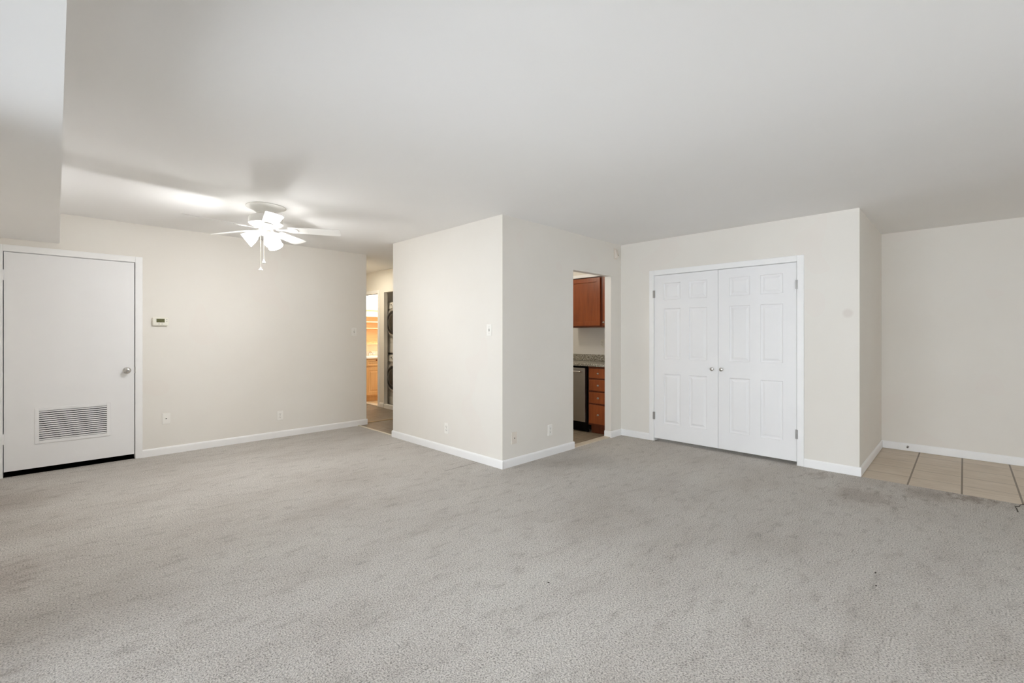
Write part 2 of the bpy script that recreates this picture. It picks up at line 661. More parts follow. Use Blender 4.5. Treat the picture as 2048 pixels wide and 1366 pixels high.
# ---- floors
b = bm_new()
box(b, XL - T - 0.05, 6.95, YK - T - 0.05, 9.65, -0.25, -0.05)
struct('floor_light_seal', b, M['dark'], 'unseen slab added under the floors to block stray sky light', 'floor')  # unseen slab, added to stop sky light leaking in under the walls
b = bm_new()
box(b, XL - T, 3.072, YK, YD + 0.02, -0.05, 0)
box(b, 3.072, 5.165, YK, YB + 0.012, -0.05, 0)
box(b, 5.165, 5.86, YA + T * 0.5, YB + 0.012, -0.05, 0)
bmesh.ops.remove_doubles(b, verts=b.verts[:], dist=1e-5)
struct('floor', b, M['carpet'], 'worn grey wall-to-wall carpet with scuffs and stains', 'carpet')
b = bm_new()
box(b, 5.165, XR, YK, YA, -0.05, -0.006)
struct('floor.001', b, M['entry_tile'], 'striped beige entry floor tiles with dark grout', 'tile floor')
b = bm_new()
box(b, 3.072, XH + 0.05, YH - 0.05, 9.5, -0.05, -0.006)
box(b, XH + 0.05, 5.1, 5.9, 7.5, -0.05, -0.006)
struct('floor.002', b, M['hall_tile'], 'taupe hall floor tiles beyond the pale transition strip', 'tile floor')
b = bm_new()
box(b, XB + T, XK, YB + 0.012, YH - T, -0.05, -0.006)
struct('floor.003', b, M['kitchen_tile'], 'taupe kitchen floor tiles seen through the kitchen doorway', 'tile floor')
b = bm_new()
box(b, XH + 0.05, 6.05, 7.5, 8.7, -0.05, 0.0)
struct('floor.004', b, M['bath_tile'], 'tan bathroom floor seen through the hall', 'tile floor')
b = bm_new()
box(b, XL - T, 1.2, YD + 0.02, 7.0, -0.05, -0.004)
struct('floor.005', b, M['dark'], 'floor under the utility door, coloured near-black as shade', 'floor')  # near-black colour paints the same closet shade on its floor

# ---- thresholds
b = bm_new()
box(b, 3.066, 3.090, YH - 0.02, YD + 0.01, -0.01, 0.008, 0.003)
struct('trim_1', b, M['strip'], 'thin pale transition strip between carpet and hall tiles', 'threshold')
b = bm_new()
box(b, KX0 - 0.02, KX1 + 0.02, YB + 0.004, YB + 0.098, -0.02, 0.010, 0.004)
struct('trim_2', b, M['stone'], 'pale stone threshold in the kitchen doorway', 'threshold')
b = bm_new()
box(b, XE, XH - 0.01, 6.215, 6.262, -0.02, 0.004, 0.002)
struct('trim_3', b, M['tan_strip'], 'tan strip across the hall tiles', 'threshold')
b = bm_new()
box(b, XH - 0.01, XH + T, BY0 + 0.02, BY1, -0.02, 0.012, 0.003)
struct('trim_4', b, M['stone'], 'yellowish stone threshold under the bathroom doorway', 'threshold')
b = bm_new()
box(b, XH - 0.004, XH + 0.055, LY0, LY1 - 0.005, -0.02, 0.062, 0.006)
struct('trim_5', b, M['trim'], 'low white curb in front of the stacked laundry machines', 'threshold')

# ---- baseboards: profile thickness t, height .082, rounded top
BH, BT = 0.080, 0.013


def base_prof(sign=1):
    t = BT * sign
    return [(0, 0), (t, 0), (t, BH - 0.022), (t * 0.92, BH - 0.012), (t * 0.65, BH - 0.004), (t * 0.3, BH), (0, BH)]


def base_along_x(bm, x0, x1, y):           # on a wall that faces -Y
    prism(bm, [(y - p[0], p[1]) for p in base_prof()], 'x', x0, x1)


def base_along_y(bm, y0, y1, x):           # on a wall that faces -X
    prism(bm, [(x - p[0], p[1]) for p in base_prof()], 'y', y0, y1)


b = bm_new()
base_along_x(b, 0.676, XE + BT, YD)
prism(b, [(XE + p[0], p[1]) for p in base_prof()], 'y', YD - BT * 0.3, YD + 0.6)
struct('baseboard_far', b, M['trim'], 'white baseboard from the utility door to the hall opening', 'baseboard')
b = bm_new()
base_along_y(b, YB - BT, YH + BT, XB)
prism(b, [(YH + p[0], p[1]) for p in base_prof()], 'x', XB, XB + 0.5)
struct('baseboard_hall_side', b, M['trim'], 'white baseboard along the bright face of the kitchen block', 'baseboard')
b = bm_new()
base_along_x(b, XB - BT * 0.2, KX0 + BT, YB)
prism(b, [(KX0 + p[0], p[1]) for p in base_prof()], 'y', YB - BT * 0.2, YB + 0.09)
base_along_x(b, KX1 - BT, XC - 0.001, YB)
prism(b, [(KX1 - p[0], p[1]) for p in base_prof()], 'y', YB - BT * 0.2, YB + 0.09)
struct('baseboard_kitchen_side', b, M['trim'], 'white baseboard either side of the kitchen doorway', 'baseboard')
b = bm_new()
base_along_y(b, CY1 + 0.062, YB, XC)
base_along_y(b, YA - BT, CY0 - 0.062, XC)
struct('baseboard_closet', b, M['trim'], 'white baseboard either side of the closet doors', 'baseboard')
b = bm_new()
base_along_x(b, XC - BT * 0.2, XR, YA)
struct('baseboard_alcove', b, M['trim'], 'white baseboard on the narrow side wall of the entry', 'baseboard')
b = bm_new()
base_along_y(b, YK, YA, XR)
struct('baseboard_right', b, M['trim'], 'white baseboard along the far entry wall', 'baseboard')
b = bm_new()
base_along_y(b, LY1 + 0.004, BY0 - 0.066, XH)
base_along_y(b, YH, LY0, XH)
struct('baseboard_hall_far', b, M['trim'], 'short white baseboard between bathroom doorway and laundry closet', 'baseboard')

# ---- door casings and jambs


def casing(name, label, width, height, cw, jamb_d, rz, loc, ct=0.014):
    """frame of a doorway: local x 0..width, front at y=0 (wall face), casing stands off to -y"""
    b = bm_new()
    e = 0.0015
    for (x0, x1) in ((-cw, -e), (width + e, width + cw)):
        box(b, x0, x1, -ct, 0.002, 0, height + cw, 0.004)
    box(b, -e, width + e, -ct, 0.002, height + e, height + cw, 0.004)
    if jamb_d:
        box(b, -0.019, 0, 0.0, jamb_d, 0, height)
        box(b, width, width + 0.019, 0.0, jamb_d, 0, height)
        box(b, -0.019, width + 0.019, 0.0, jamb_d, height, height + 0.019)
    o = tag(obj(name, b, M['trim']), label, 'door frame', None, 'structure')
    o.location = loc
    o.rotation_euler = (0, 0, rz)
    return o


casing('trim_6', 'white painted frame around the utility door', DX1 - DX0, DZ, 0.060, T, FACE_Y, (DX0, YD, 0))
casing('trim_7', 'white painted frame around the double closet doors', CY1 - CY0, CZ, 0.062, T, FACE_X, (XC, CY1, 0))
casing('trim_8', 'narrow cream frame around the bathroom doorway', BY1 - BY0, BZ, 0.062, TH, FACE_X, (XH, BY1, 0))

# ---- windows of the window wall (daylight comes through them)
for i, (a, c) in enumerate(WIN):
    WZ = WZS[i]
    win = thing('window_%d' % (i + 1), '', 'window', (XL, a, WZ[0]), 0, None, 'structure')
    win['label'] = ['white framed window behind the viewer', 'white framed glass patio door right beside the viewer'][i]
    L, Hh = c - a, WZ[1] - WZ[0]
    b = bm_new()
    for (y0, y1, z0, z1) in ((0, 0.05, 0, Hh), (L - 0.05, L, 0, Hh), (0.05, L - 0.05, 0, 0.05), (0.05, L - 0.05, Hh - 0.05, Hh), (L / 2 - 0.025, L / 2 + 0.025, 0.05, Hh - 0.05)):
        box(b, -0.075, -0.035, y0, y1, z0, z1, 0.004)
    obj('window_frame', b, M['trim'], win)
    for (y0, y1) in ((0.05, L / 2 - 0.025), (L / 2 + 0.025, L - 0.05)):
        b = bm_new()
        box(b, -0.058, -0.054, y0, y1, 0.05, Hh - 0.05)
        obj('pane', b, M['glass'], win)

# ---------------------------------------------------------------- utility door
door = thing('door_1', 'plain white utility door with a louvred grille low down, under the bulkhead', 'door', (DX0, YD + 0.001, 0), FACE_Y, None, 'structure')
DW = DX1 - DX0
g0, g1, gz0, gz1 = 0.198, 0.727, 0.272, 0.604     # grille outline in the leaf
b = bm_new()
wall_x(b, 0.006, DW - 0.006, 0.0, 0.036, 0.052, DZ - 0.004, [(g0 + 0.02, g1 - 0.02, gz0 + 0.02, gz1 - 0.02)])
obj('door_leaf', b, M['door'], door)
gr = bm_new()
fw = 0.028
for (x0, x1, z0, z1) in ((g0, g0 + fw, gz0, gz1), (g1 - fw, g1, gz0, gz1), (g0 + fw, g1 - fw, gz0, gz0 + fw), (g0 + fw, g1 - fw, gz1 - fw, gz1)):
    box(gr, x0, x1, -0.006, 0.004, z0, z1, 0.0015)
gro = obj('vent_grille', gr, M['door'], door)
ns = 14
pitch = (gz1 - gz0 - 2 * fw) / ns
for k in range(ns):
    sb = bm_new()
    zc = gz0 + fw + (k + 0.5) * pitch
    # slat slopes down towards the room
    prism(sb, [(-0.003, zc - 0.0060), (-0.003, zc + 0.0040), (0.000, zc + 0.0050), (0.012, zc + 0.0055), (0.012, zc - 0.0060)], 'x', g0 + fw - 0.002, g1 - fw + 0.002)
    obj('slat', sb, M['door'], gro)
b = bm_new()
box(b, g0 + 0.01, g1 - 0.01, 0.036, 0.040, gz0 + 0.01, gz1 - 0.01)
obj('grille_shade_sheet', b, M['dark'], gro)  # near-black sheet added to stand in for shade behind the slats


def knob_mesh(bm, r, length, rose):
    """door knob on the axis -y"""
    lathe(bm, [(0.0, 0.0), (rose, 0.0), (rose, 0.003), (rose * 0.86, 0.008), (0.012, 0.011), (0.011, length * 0.45), (r * 0.55, length * 0.52), (r * 0.93, length * 0.66), (r, length * 0.8), (r * 0.9, length * 0.92), (r * 0.6, length), (0.0, length * 1.0)], (0, 0, 0), (0, -1, 0), 28, False)


b = bm_new()
knob_mesh(b, 0.026, 0.062, 0.034)
kn = obj('door_knob', b, M['nickel'], door, True, (0.853, 0.0, 0.919))
b = bm_new()
lathe(b, [(0.0, 0.0625), (0.010, 0.0625), (0.010, 0.0645), (0.0, 0.0645)], (0, 0, 0), (0, -1, 0), 16, False)
obj('keyhole_disc', b, M['hinge'], kn)
b = bm_new()
box(b, DW - 0.004, DW + 0.001, -0.002, 0.02, 0.89, 0.95)
obj('latch_plate', b, M['nickel'], door)
for z in (1.775, 0.30):
    b = bm_new()
    tube(b, [(0.0, -0.010, z), (0.0, -0.010, z + 0.095)], 0.0065, 10)
    box(b, -0.026, 0.0, -0.0165, -0.008, z, z + 0.095)
    obj('hinge', b, M['door'], door, True)

# ---------------------------------------------------------------- closet doors (six raised panels each)


def panel_leaf(bm, wd, z0, z1, th, cols, rows):
    """raised panel leaf, front at y=0, local x 0..wd"""
    xs = sorted({0, wd} | {c for p in cols for c in p})
    zs = sorted({z0, z1} | {c for p in rows for c in p})
    cache = {}

    def V(x, y, z):
        k = (round(x, 5), round(y, 5), round(z, 5))
        if k not in cache:
            cache[k] = bm.verts.new((x, y, z))
        return cache[k]

    def loop(x0, x1, za, zb, y):
        return [V(x0, y, za), V(x1, y, za), V(x1, y, zb), V(x0, y, zb)]
    for i in range(len(xs) - 1):
        for j in range(len(zs) - 1):
            x0, x1, a, c = xs[i], xs[i + 1], zs[j], zs[j + 1]
            if (x0, x1) in cols and (a, c) in rows:
                L = [loop(x0 + d, x1 - d, a + d, c - d, y) for d, y in ((0, 0), (0.005, 0.0075), (0.013, 0.010), (0.021, 0.0095), (0.042, 0.002))]
                for p, q in zip(L, L[1:]):
                    for k in range(4):
                        bm.faces.new((p[k], p[(k + 1) % 4], q[(k + 1) % 4], q[k]))
                bm.faces.new(L[-1])
            else:
                bm.faces.new(loop(x0, x1, a, c, 0))
    bk = loop(0, wd, z0, z1, th)
    bm.faces.new(bk[::-1])
    # edges
    n = len(xs)
    for zz in (z0, z1):
        f = [V(x, 0, zz) for x in xs]
        bm.faces.new(f + [V(wd, th, zz), V(0, th, zz)])
    for xx in (0, wd):
        f = [V(xx, 0, z) for z in zs]
        bm.faces.new(f + [V(xx, th, z1), V(xx, th, z0)])


CW = (CY1 - CY0) / 2
LW = CW - 0.0045
leaf_cols = [(0.118, 0.325), (0.425, 0.632)]
leaf_rows = [(0.225, 0.820), (1.0, 1.600), (1.705, 1.905)]
for side, lab in ((0, 'white six-panel closet door leaf hinged on the side of the kitchen doorway'), (1, 'white six-panel closet door leaf hinged on the side of the tiled entry')):
    y_start = CY1 - side * CW
    d = thing('door_%d' % (2 + side), lab, 'door', (XC + 0.001, y_start, 0), FACE_X, None, 'structure')
    x0 = 0.003 if side == 0 else 0.0015
    b = bm_new()
    panel_leaf(b, LW, 0.036, CZ - 0.004, 0.035, leaf_cols, leaf_rows)
    for v in b.verts:
        v.co.x += x0
    obj('door_leaf', b, M['door'], d)
    kx = CW - 0.058 if side == 0 else 0.042
    b = bm_new()
    lathe(b, [(0.0, 0), (0.011, 0), (0.011, 0.004), (0.0065, 0.008), (0.0065, 0.016), (0.014, 0.021), (0.0205, 0.027), (0.021, 0.033), (0.017, 0.039), (0.008, 0.042), (0, 0.0425)], (0, 0, 0), (0, -1, 0), 24, False)
    obj('door_knob', b, M['nickel'], d, True, (kx, 0, 0.907))
    hx = -0.0005 if side == 0 else CW + 0.0005
    for z in (1.735, 0.262):
        b = bm_new()
        tube(b, [(hx, -0.014, z), (hx, -0.014, z + 0.09)], 0.0065, 10)
        box(b, hx - 0.012, hx + 0.012, -0.0165, -0.001, z + 0.001, z + 0.089)
        obj('hinge', b, M['hinge'], d, True)

# ---------------------------------------------------------------- wall plates


def plate(bm, wd=0.070, ht=0.115, th=0.006):
    box(bm, -wd / 2, wd / 2, -th, 0.001, -ht / 2, ht / 2, 0.0022)


def make_outlet(label, loc, rz, m='plastic'):
    o = thing('wall_outlet', label, 'outlet', loc, rz, 'duplex wall outlets')
    b = bm_new()
    plate(b)
    obj('cover_plate', b, M[m], o)
    for s in (1, -1):
        b = bm_new()
        zc = s * 0.0195
        pts = []
        for k in range(24):
            a = 2 * PI * k / 24
            pts.append((max(-0.0165, min(0.0165, 0.0185 * math.cos(a))), zc + 0.0145 * math.sin(a)))
        prism(b, pts, 'y', -0.0085, -0.004)
        r = obj('receptacle', b, M[m], o)
        b = bm_new()
        box(b, -0.0085, -0.0060, -0.0091, -0.0080, zc - 0.002, zc + 0.0075)
        box(b, 0.0055, 0.0080, -0.0091, -0.0080, zc - 0.001, zc + 0.0065)
        lathe(b, [(0, 0.0080), (0.003, 0.0080), (0.003, 0.0091), (0, 0.0091)], (0, 0, zc - 0.0075), (0, -1, 0), 10, False)
        obj('slot', b, M['slot'], r)
    b = bm_new()
    lathe(b, [(0, 0.004), (0.0035, 0.006), (0.0025, 0.0072), (0, 0.0075)], (0, 0, 0), (0, -1, 0), 12, False)
    obj('screw', b, M['button'], o)
    return o


def make_switch(label, loc, rz):
    o = thing('light_switch', label, 'light switch', loc, rz, 'toggle light switches')
    b = bm_new()
    plate(b)
    obj('cover_plate', b, M['plastic'], o)
    b = bm_new()
    box(b, -0.006, 0.006, -0.0066, -0.005, -0.0125, 0.0125)
    obj('toggle_slot', b, M['slot'], o)
    b = bm_new()
    prism(b, [(-0.006, -0.006), (-0.016, 0.004), (-0.017, 0.009), (-0.006, 0.008)], 'x', -0.0042, 0.0042)
    obj('toggle', b, M['plastic'], o)
    for z in (0.030, -0.030):
        b = bm_new()
        lathe(b, [(0, 0.004), (0.0035, 0.006), (0.0025, 0.0072), (0, 0.0075)], (0, 0, z), (0, -1, 0), 12, False)
        obj('screw', b, M['button'], o)
    return o


def make_jack(label, loc, rz, m):
    o = thing('wall_jack', label, 'wall jack', loc, rz)
    b = bm_new()
    plate(b)
    obj('cover_plate', b, M[m], o)
    b = bm_new()
    box(b, -0.010, 0.010, -0.0085, -0.005, -0.010, 0.010, 0.001)
    j = obj('jack_housing', b, M[m], o)
    b = bm_new()
    box(b, -0.006, 0.006, -0.0090, -0.0078, -0.005, 0.004)
    obj('jack_opening', b, M['slot'], j)
    return o


make_outlet('white duplex outlet low on the wall between thermostat and hall opening', (2.031, YD, 0.273), FACE_Y)
make_outlet('white duplex outlet low on the bright face of the kitchen block', (XB, 4.017, 0.266), FACE_X)
make_outlet('white duplex outlet low on the shaded wall beside the kitchen doorway', (3.751, YB, 0.270), FACE_Y)
make_outlet('white outlet above the kitchen granite backsplash, half hidden by the doorway edge', (XK, 3.700, 1.165), FACE_X, 'ivory')
make_switch('white toggle light switch on the wall just before the hall opening', (3.012, YD, 1.332), FACE_Y)
make_switch('white toggle light switch near the corner of the bright kitchen block wall', (XB, 3.327, 1.333), FACE_X)
make_jack('white phone jack plate below the thermostat beside the utility door', (0.878, YD, 0.384), FACE_Y, 'plastic')
make_jack('painted-over jack plate low beside the kitchen block corner', (3.204, YB, 0.272), FACE_Y, 'painted_plate')

# thermostat
th = thing('thermostat', 'white wall thermostat with an olive display beside the utility door', 'thermostat', (0.827, YD, 1.429), FACE_Y)
b = bm_new()
box(b, -0.060, 0.060, -0.012, 0.0, -0.040, 0.040, 0.004)
obj('base_plate', b, M['ivory'], th)
b = bm_new()
prism(b, [(-0.068, -0.036), (-0.060, -0.045), (0.060, -0.045), (0.067, -0.038), (0.069, 0.036), (0.062, 0.044), (-0.060, 0.044), (-0.069, 0.036)], 'y', -0.030, -0.010)
bmesh.ops.bevel(b, geom=[e for e in b.edges if all(abs(v.co.y + 0.030) < 1e-4 for v in e.verts)], offset=0.005, segments=3, affect='EDGES')
obj('housing', b, M['ivory'], th)
b = bm_new()
box(b, -0.036, 0.034, -0.0312, -0.028, -0.010, 0.028)
obj('display', b, M['lcd'], th)
for (x, z) in ((0.052, 0.020), (0.052, 0.000)):
    b = bm_new()
    sgn = 1 if z > 0.01 else -1
    prism(b, [(x - 0.007, z - 0.004 * sgn), (x + 0.007, z - 0.004 * sgn), (x, z + 0.006 * sgn)], 'y', -0.0320, -0.029)
    obj('arrow_button', b, M['button'], th)
for x in (-0.014, 0.012):
    b = bm_new()
    box(b, x - 0.008, x + 0.008, -0.0315, -0.029, -0.030, -0.0245, 0.0008)
    obj('button', b, M['button'], th)

# small painted sensor high in the corner by the closet
sn = thing('wall_sensor', 'small beige painted alarm sensor high in the corner above the kitchen doorway', 'sensor', (5.040, YB, 2.313), FACE_Y)
b = bm_new()
box(b, -0.040, 0.040, -0.006, 0.0, -0.070, 0.070, 0.003)
obj('mount_plate', b, M['painted_plate'], sn)
b = bm_new()
prism(b, [(-0.006, 0.055), (-0.020, 0.050), (-0.040, -0.030), (-0.030, -0.052), (-0.006, -0.060)], 'x', -0.026, 0.026)
bmesh.ops.bevel(b, geom=b.edges[:], offset=0.003, segments=2, affect='EDGES')
obj('sensor_body', b, M['painted_plate'], sn)
b = bm_new()
lathe(b, [(0, 0.032), (0.007, 0.034), (0.005, 0.0400), (0, 0.0410)], (0.006, 0, -0.022), (0, -1, 0), 14, False)
obj('sensor_lens', b, M['slot'], sn)

# door stop on the entry baseboard
ds = thing('door_stop', 'small grey door stop screwed to the baseboard of the tiled entry', 'door stop', (XR - BT, 0.443, 0.044), FACE_X)
b = bm_new()
lathe(b, [(0, 0), (0.011, 0), (0.010, 0.004), (0.004, 0.007), (0.004, 0.045)], (0, 0, 0), (0, -1, 0), 16, True)
obj('stem', b, M['hinge'], ds, True)
b = bm_new()
lathe(b, [(0, 0.044), (0.008, 0.044), (0.008, 0.054), (0.005, 0.058), (0, 0.058)], (0, 0, 0), (0, -1, 0), 16, False)
obj('rubber_tip', b, M['rubber'], ds, True)

# ---------------------------------------------------------------- ceiling fan
FX, FY = 1.372, 4.487
fan = thing('ceiling_fan', 'white five-blade ceiling fan with lit bell shades and two pull chains', 'ceiling fan', (FX, FY, H), 0)
b = bm_new()
lathe(b, [(0, 0), (0.163, 0), (0.165, -0.004), (0.158, -0.010), (0.140, -0.016), (0.120, -0.026), (0.095, -0.040), (0.078, -0.052), (0.074, -0.058), (0.060, -0.060), (0.055, -0.085), (0, -0.085)], n=40, cap=False)
obj('canopy', b, M['fan_white'], fan, True)
b = bm_new()
lathe(b, [(0, -0.080), (0.060, -0.080), (0.120, -0.086), (0.136, -0.094), (0.140, -0.104), (0.140, -0.135), (0.136, -0.142), (0.141, -0.146), (0.141, -0.154), (0.130, -0.164), (0.105, -0.176), (0.075, -0.184), (0, -0.184)], n=44, cap=False)
obj('motor_housing', b, M['fan_white'], fan, True)
b = bm_new()
lathe(b, [(0, -0.180), (0.052, -0.182), (0.056, -0.190), (0.060, -0.206), (0.064, -0.232), (0.060, -0.246), (0.040, -0.256), (0.016, -0.262), (0, -0.263)], n=32, cap=False)
lk = obj('switch_housing', b, M['fan_white'], fan, True)

BZL = -0.196            # height of the blades under the ceiling
# blade angles measured from the camera's right, counter-clockwise away from the camera
R0 = Vector((math.sin(YAW), -math.cos(YAW), 0))
F0 = Vector((math.cos(YAW), math.sin(YAW), 0))


def ang(deg):
    v = R0 * math.cos(math.radians(deg)) + F0 * math.sin(math.radians(deg))
    return math.atan2(v.y, v.x)


PITCH = math.radians(-13)
blade_out = []
L0, L1 = 0.185, 0.635
blade_out += [(L0, -0.050), (L0 + 0.03, -0.056)]
blade_out += [(L1 - 0.03, -0.068), (L1 - 0.012, -0.064), (L1 - 0.002, -0.052)]
blade_out += [(L1, 0.0)]
blade_out += [(L1 - 0.002, 0.052), (L1 - 0.012, 0.064), (L1 - 0.03, 0.068)]
blade_out += [(L0 + 0.03, 0.056), (L0, 0.050)]
for k in range(5):
    hold = ang(16 + 72 * k)
    b = bm_new()
    prism(b, blade_out, 'z', -0.0030, 0.0030)
    rot = Matrix.Rotation(hold, 4, 'Z') @ Matrix.Translation((0, 0, BZL)) @ Matrix.Rotation(PITCH, 4, 'X')
    bm2 = b
    bmesh.ops.transform(bm2, matrix=rot, verts=bm2.verts[:])
    bo = obj('blade', bm2, M['blade_white'], fan)
    # iron: from the motor underside out to the blade root
    b = bm_new()
    prism(b, [(0.085, -0.012), (0.14, -0.009), (0.19, -0.020), (0.245, -0.036), (0.262, -0.030), (0.266, 0.0), (0.262, 0.030), (0.245, 0.036), (0.19, 0.020), (0.14, 0.009), (0.085, 0.012)], 'z', -0.0085, -0.0030)
    lathe(b, [(0, -0.0115), (0.006, -0.0105), (0.006, -0.008)], (0.215, 0.016, 0), (0, 0, 1), 10, False)
    lathe(b, [(0, -0.0115), (0.006, -0.0105), (0.006, -0.008)], (0.215, -0.016, 0), (0, 0, 1), 10, False)
    lathe(b, [(0, -0.0115), (0.006, -0.0105), (0.006, -0.008)], (0.250, 0.0, 0), (0, 0, 1), 10, False)
    bmesh.ops.transform(b, matrix=rot, verts=b.verts[:])
    obj('blade_iron', b, M['fan_white'], bo)

# three bell shades
for k, (deg, tilt) in enumerate(((205, 52), (322, 38), (85, 45))):
    az = ang(deg)
    d = Vector((math.cos(az) * math.sin(math.radians(tilt)), math.sin(az) * math.sin(math.radians(tilt)), -math.cos(math.radians(tilt))))
    p0 = Vector((math.cos(az) * 0.050, math.sin(az) * 0.050, -0.232))
    b = bm_new()
    lathe(b, [(0, -0.02), (0.018, -0.018), (0.021, 0.012), (0.027, 0.022), (0.027, 0.032), (0, 0.032)], p0, d, 20, False)
    so = obj('lamp_arm', b, M['fan_white'], fan, True)
    b = bm_new()
    prof = [(0.024, 0.026), (0.029, 0.036), (0.042, 0.055), (0.052, 0.080), (0.057, 0.105), (0.062, 0.125), (0.066, 0.135)]
    prof += [(r - 0.003, h) for r, h in prof[::-1]]
    lathe(b, prof, p0, d, 28, False)
    obj('light_shade', b, M['shade'], so, True)
    b = bm_new()
    q = p0 + d * 0.075
    bmesh.ops.create_uvsphere(b, u_segments=16, v_segments=10, radius=0.026, matrix=Matrix.Translation(q))
    obj('bulb', b, M['bulb'], so, True)
    wp = Vector((FX, FY, H)) + p0 + d * 0.116
    point_light('fan_lamp', wp, 26.0, (0.98, 0.99, 1.0), 0.035)

# pull chains (one with a small fan-shaped pull, one with a round one)
for (deg, r, zl, kind) in ((188, 0.046, -0.545, 'fan'), (275, 0.044, -0.490, 'round')):
    az = ang(deg)
    x, y = math.cos(az) * r, math.sin(az) * r
    b = bm_new()
    tube(b, [(x, y, -0.245), (x, y, zl)], 0.0010, 6)
    zz = -0.25
    while zz > zl:
        bmesh.ops.create_icosphere(b, subdivisions=1, radius=0.0019, matrix=Matrix.Translation((x, y, zz)))
        zz -= 0.008
    ch = obj('pull_chain', b, M['chain'], lk)
    b = bm_new()
    if kind == 'fan':
        lathe(b, [(0, 0), (0.005, 0), (0.005, -0.010), (0.016, -0.020), (0.017, -0.024), (0, -0.025)], (x, y, zl), n=16, cap=False)
    else:
        lathe(b, [(0, 0.012), (0.004, 0.010), (0.006, 0.0), (0.0125, -0.012), (0.012, -0.022), (0.006, -0.029), (0, -0.030)], (x, y, zl), n=16, cap=False)
    obj('chain_pull', b, M['fan_white'], ch, True)

# ---------------------------------------------------------------- kitchen


def knob_small(parent, x, z, y=0.0, m='nickel'):
    b = bm_new()
    lathe(b, [(0, 0), (0.007, 0), (0.0055, 0.010), (0.013, 0.016), (0.0145, 0.021), (0.011, 0.026), (0, 0.028)], (0, 0, 0), (0, -1, 0), 18, False)
    return obj('knob', b, M[m], parent, True, (x, y, z))


def shaker(bm, x0, x1, z0, z1, y0, th=0.02, fr=0.055, rec=0.013):
    """framed flat-panel front: front face at y0, thickness th into +y"""
    for (a, c, d, e) in ((x0, x0 + fr, z0, z1), (x1 - fr, x1, z0, z1), (x0 + fr, x1 - fr, z0, z0 + fr), (x0 + fr, x1 - fr, z1 - fr, z1)):
        box(bm, a, c, y0, y0 + th, d, e, 0.0015, 1)
    box(bm, x0 + fr - 0.002, x1 - fr + 0.002, y0 + rec, y0 + th, z0 + fr - 0.002, z1 - fr + 0.002)


XF = 4.975              # face of the base cabinets
# drawer base: local x along -Y from Y = 3.525 to 3.238
db = thing('drawer_cabinet', 'cherry base cabinet with four drawers beside the dishwasher', 'cabinet', (XF, 3.522, 0), FACE_X)
DBW = 3.522 - 3.240
b = bm_new()
box(b, 0, DBW, 0.020, 0.60, 0.105, 0.872)
obj('body', b, M['cherry_dark'], db)
b = bm_new()
box(b, 0, DBW, 0.085, 0.57, -0.006, 0.105)
obj('toe_kick', b, M['cherry_dark'], db)
for (z0, z1) in ((0.725, 0.850), (0.560, 0.705), (0.397, 0.540), (0.130, 0.377)):
    b = bm_new()
    box(b, 0.022, DBW - 0.004, -0.002, 0.019, z0, z1, 0.005, 2)
    dr = obj('drawer_front', b, M['cherry'], db)
    knob_small(dr, (0.022 + DBW) / 2 + 0.02, (z0 + z1) / 2, -0.002)

dw = thing('dishwasher', 'stainless steel dishwasher under the granite worktop', 'dishwasher', (XF, 4.140, 0), FACE_X)
DWW = 4.140 - 3.545
b = bm_new()
box(b, 0.004, DWW - 0.004, 0.03, 0.58, 0.03, 0.865)
obj('body', b, M['dark'], dw)
b = bm_new()
box(b, 0.006, DWW - 0.006, -0.022, 0.028, 0.135, 0.848, 0.006)
dd = obj('door', b, M['steel'], dw)
b = bm_new()
tube(b, [(0.05, -0.022, 0.80), (0.05, -0.058, 0.80), (DWW - 0.05, -0.058, 0.80), (DWW - 0.05, -0.022, 0.80)], 0.0105, 12)
obj('handle', b, M['steel_handle'], dd, True)
b = bm_new()
box(b, 0.006, DWW - 0.006, 0.050, 0.075, 0.0, 0.125)
obj('toe_kick', b, M['dark'], dw)

wt = thing('worktop', 'speckled granite worktop with backsplash in the kitchen', 'worktop', (XF - 0.028, 4.90, 0.875), FACE_X)
b = bm_new()
box(b, 0, 4.90 - 3.238, 0.0, XK - XF + 0.028 - 0.002, 0, 0.035, 0.006)
obj('slab', b, M['granite'], wt)
b = bm_new()
box(b, 0, 4.90 - 3.238, XK - XF + 0.028 - 0.024, XK - XF + 0.026, 0.0355, 0.128, 0.003)
obj('backsplash', b, M['granite'], wt)

XU = 5.262              # face of the upper cabinets
UZ0, UZ1 = 1.392, 2.085
ucab = [('cherry upper cabinet with a framed flat door, above the dishwasher', 4.130, 3.512, False), ('narrow cherry upper cabinet with a small knob, at the doorway edge', 3.508, 3.240, True)]
for lab, ya, yb, kb in ucab:
    uc = thing('upper_cabinet', lab, 'cabinet', (XU, ya, UZ0), FACE_X, 'cherry upper cabinets')
    wd = ya - yb
    b = bm_new()
    box(b, 0, wd, 0.021, XK - XU - 0.002, 0, UZ1 - UZ0)
    obj('body', b, M['cherry_dark'], uc)
    b = bm_new()
    if kb:
        shaker(b, 0.030, wd - 0.004, 0.022, UZ1 - UZ0 - 0.012, 0.0, 0.02, 0.05)
    else:
        shaker(b, 0.004, wd - 0.012, 0.022, UZ1 - UZ0 - 0.012, -0.001, 0.02, 0.058)
    dr = obj('door', b, M['cherry'], uc)
    if kb:
        knob_small(dr, 0.052, 0.065, 0.0)
b = bm_new()
box(b, XU - 0.012, XK, 3.235, 4.90, UZ1 + 0.002, UZ1 + 0.045, 0.003)
struct('trim_9', b, M['trim'], 'white strip along the top of the cherry upper cabinets', 'trim')
b = bm_new()
box(b, XU, XK, 3.235, YH - T, UZ1 + 0.045, H)
struct('wall_kitchen_soffit', b, M['wall'], 'soffit above the cherry upper cabinets', 'soffit')

# ---------------------------------------------------------------- laundry


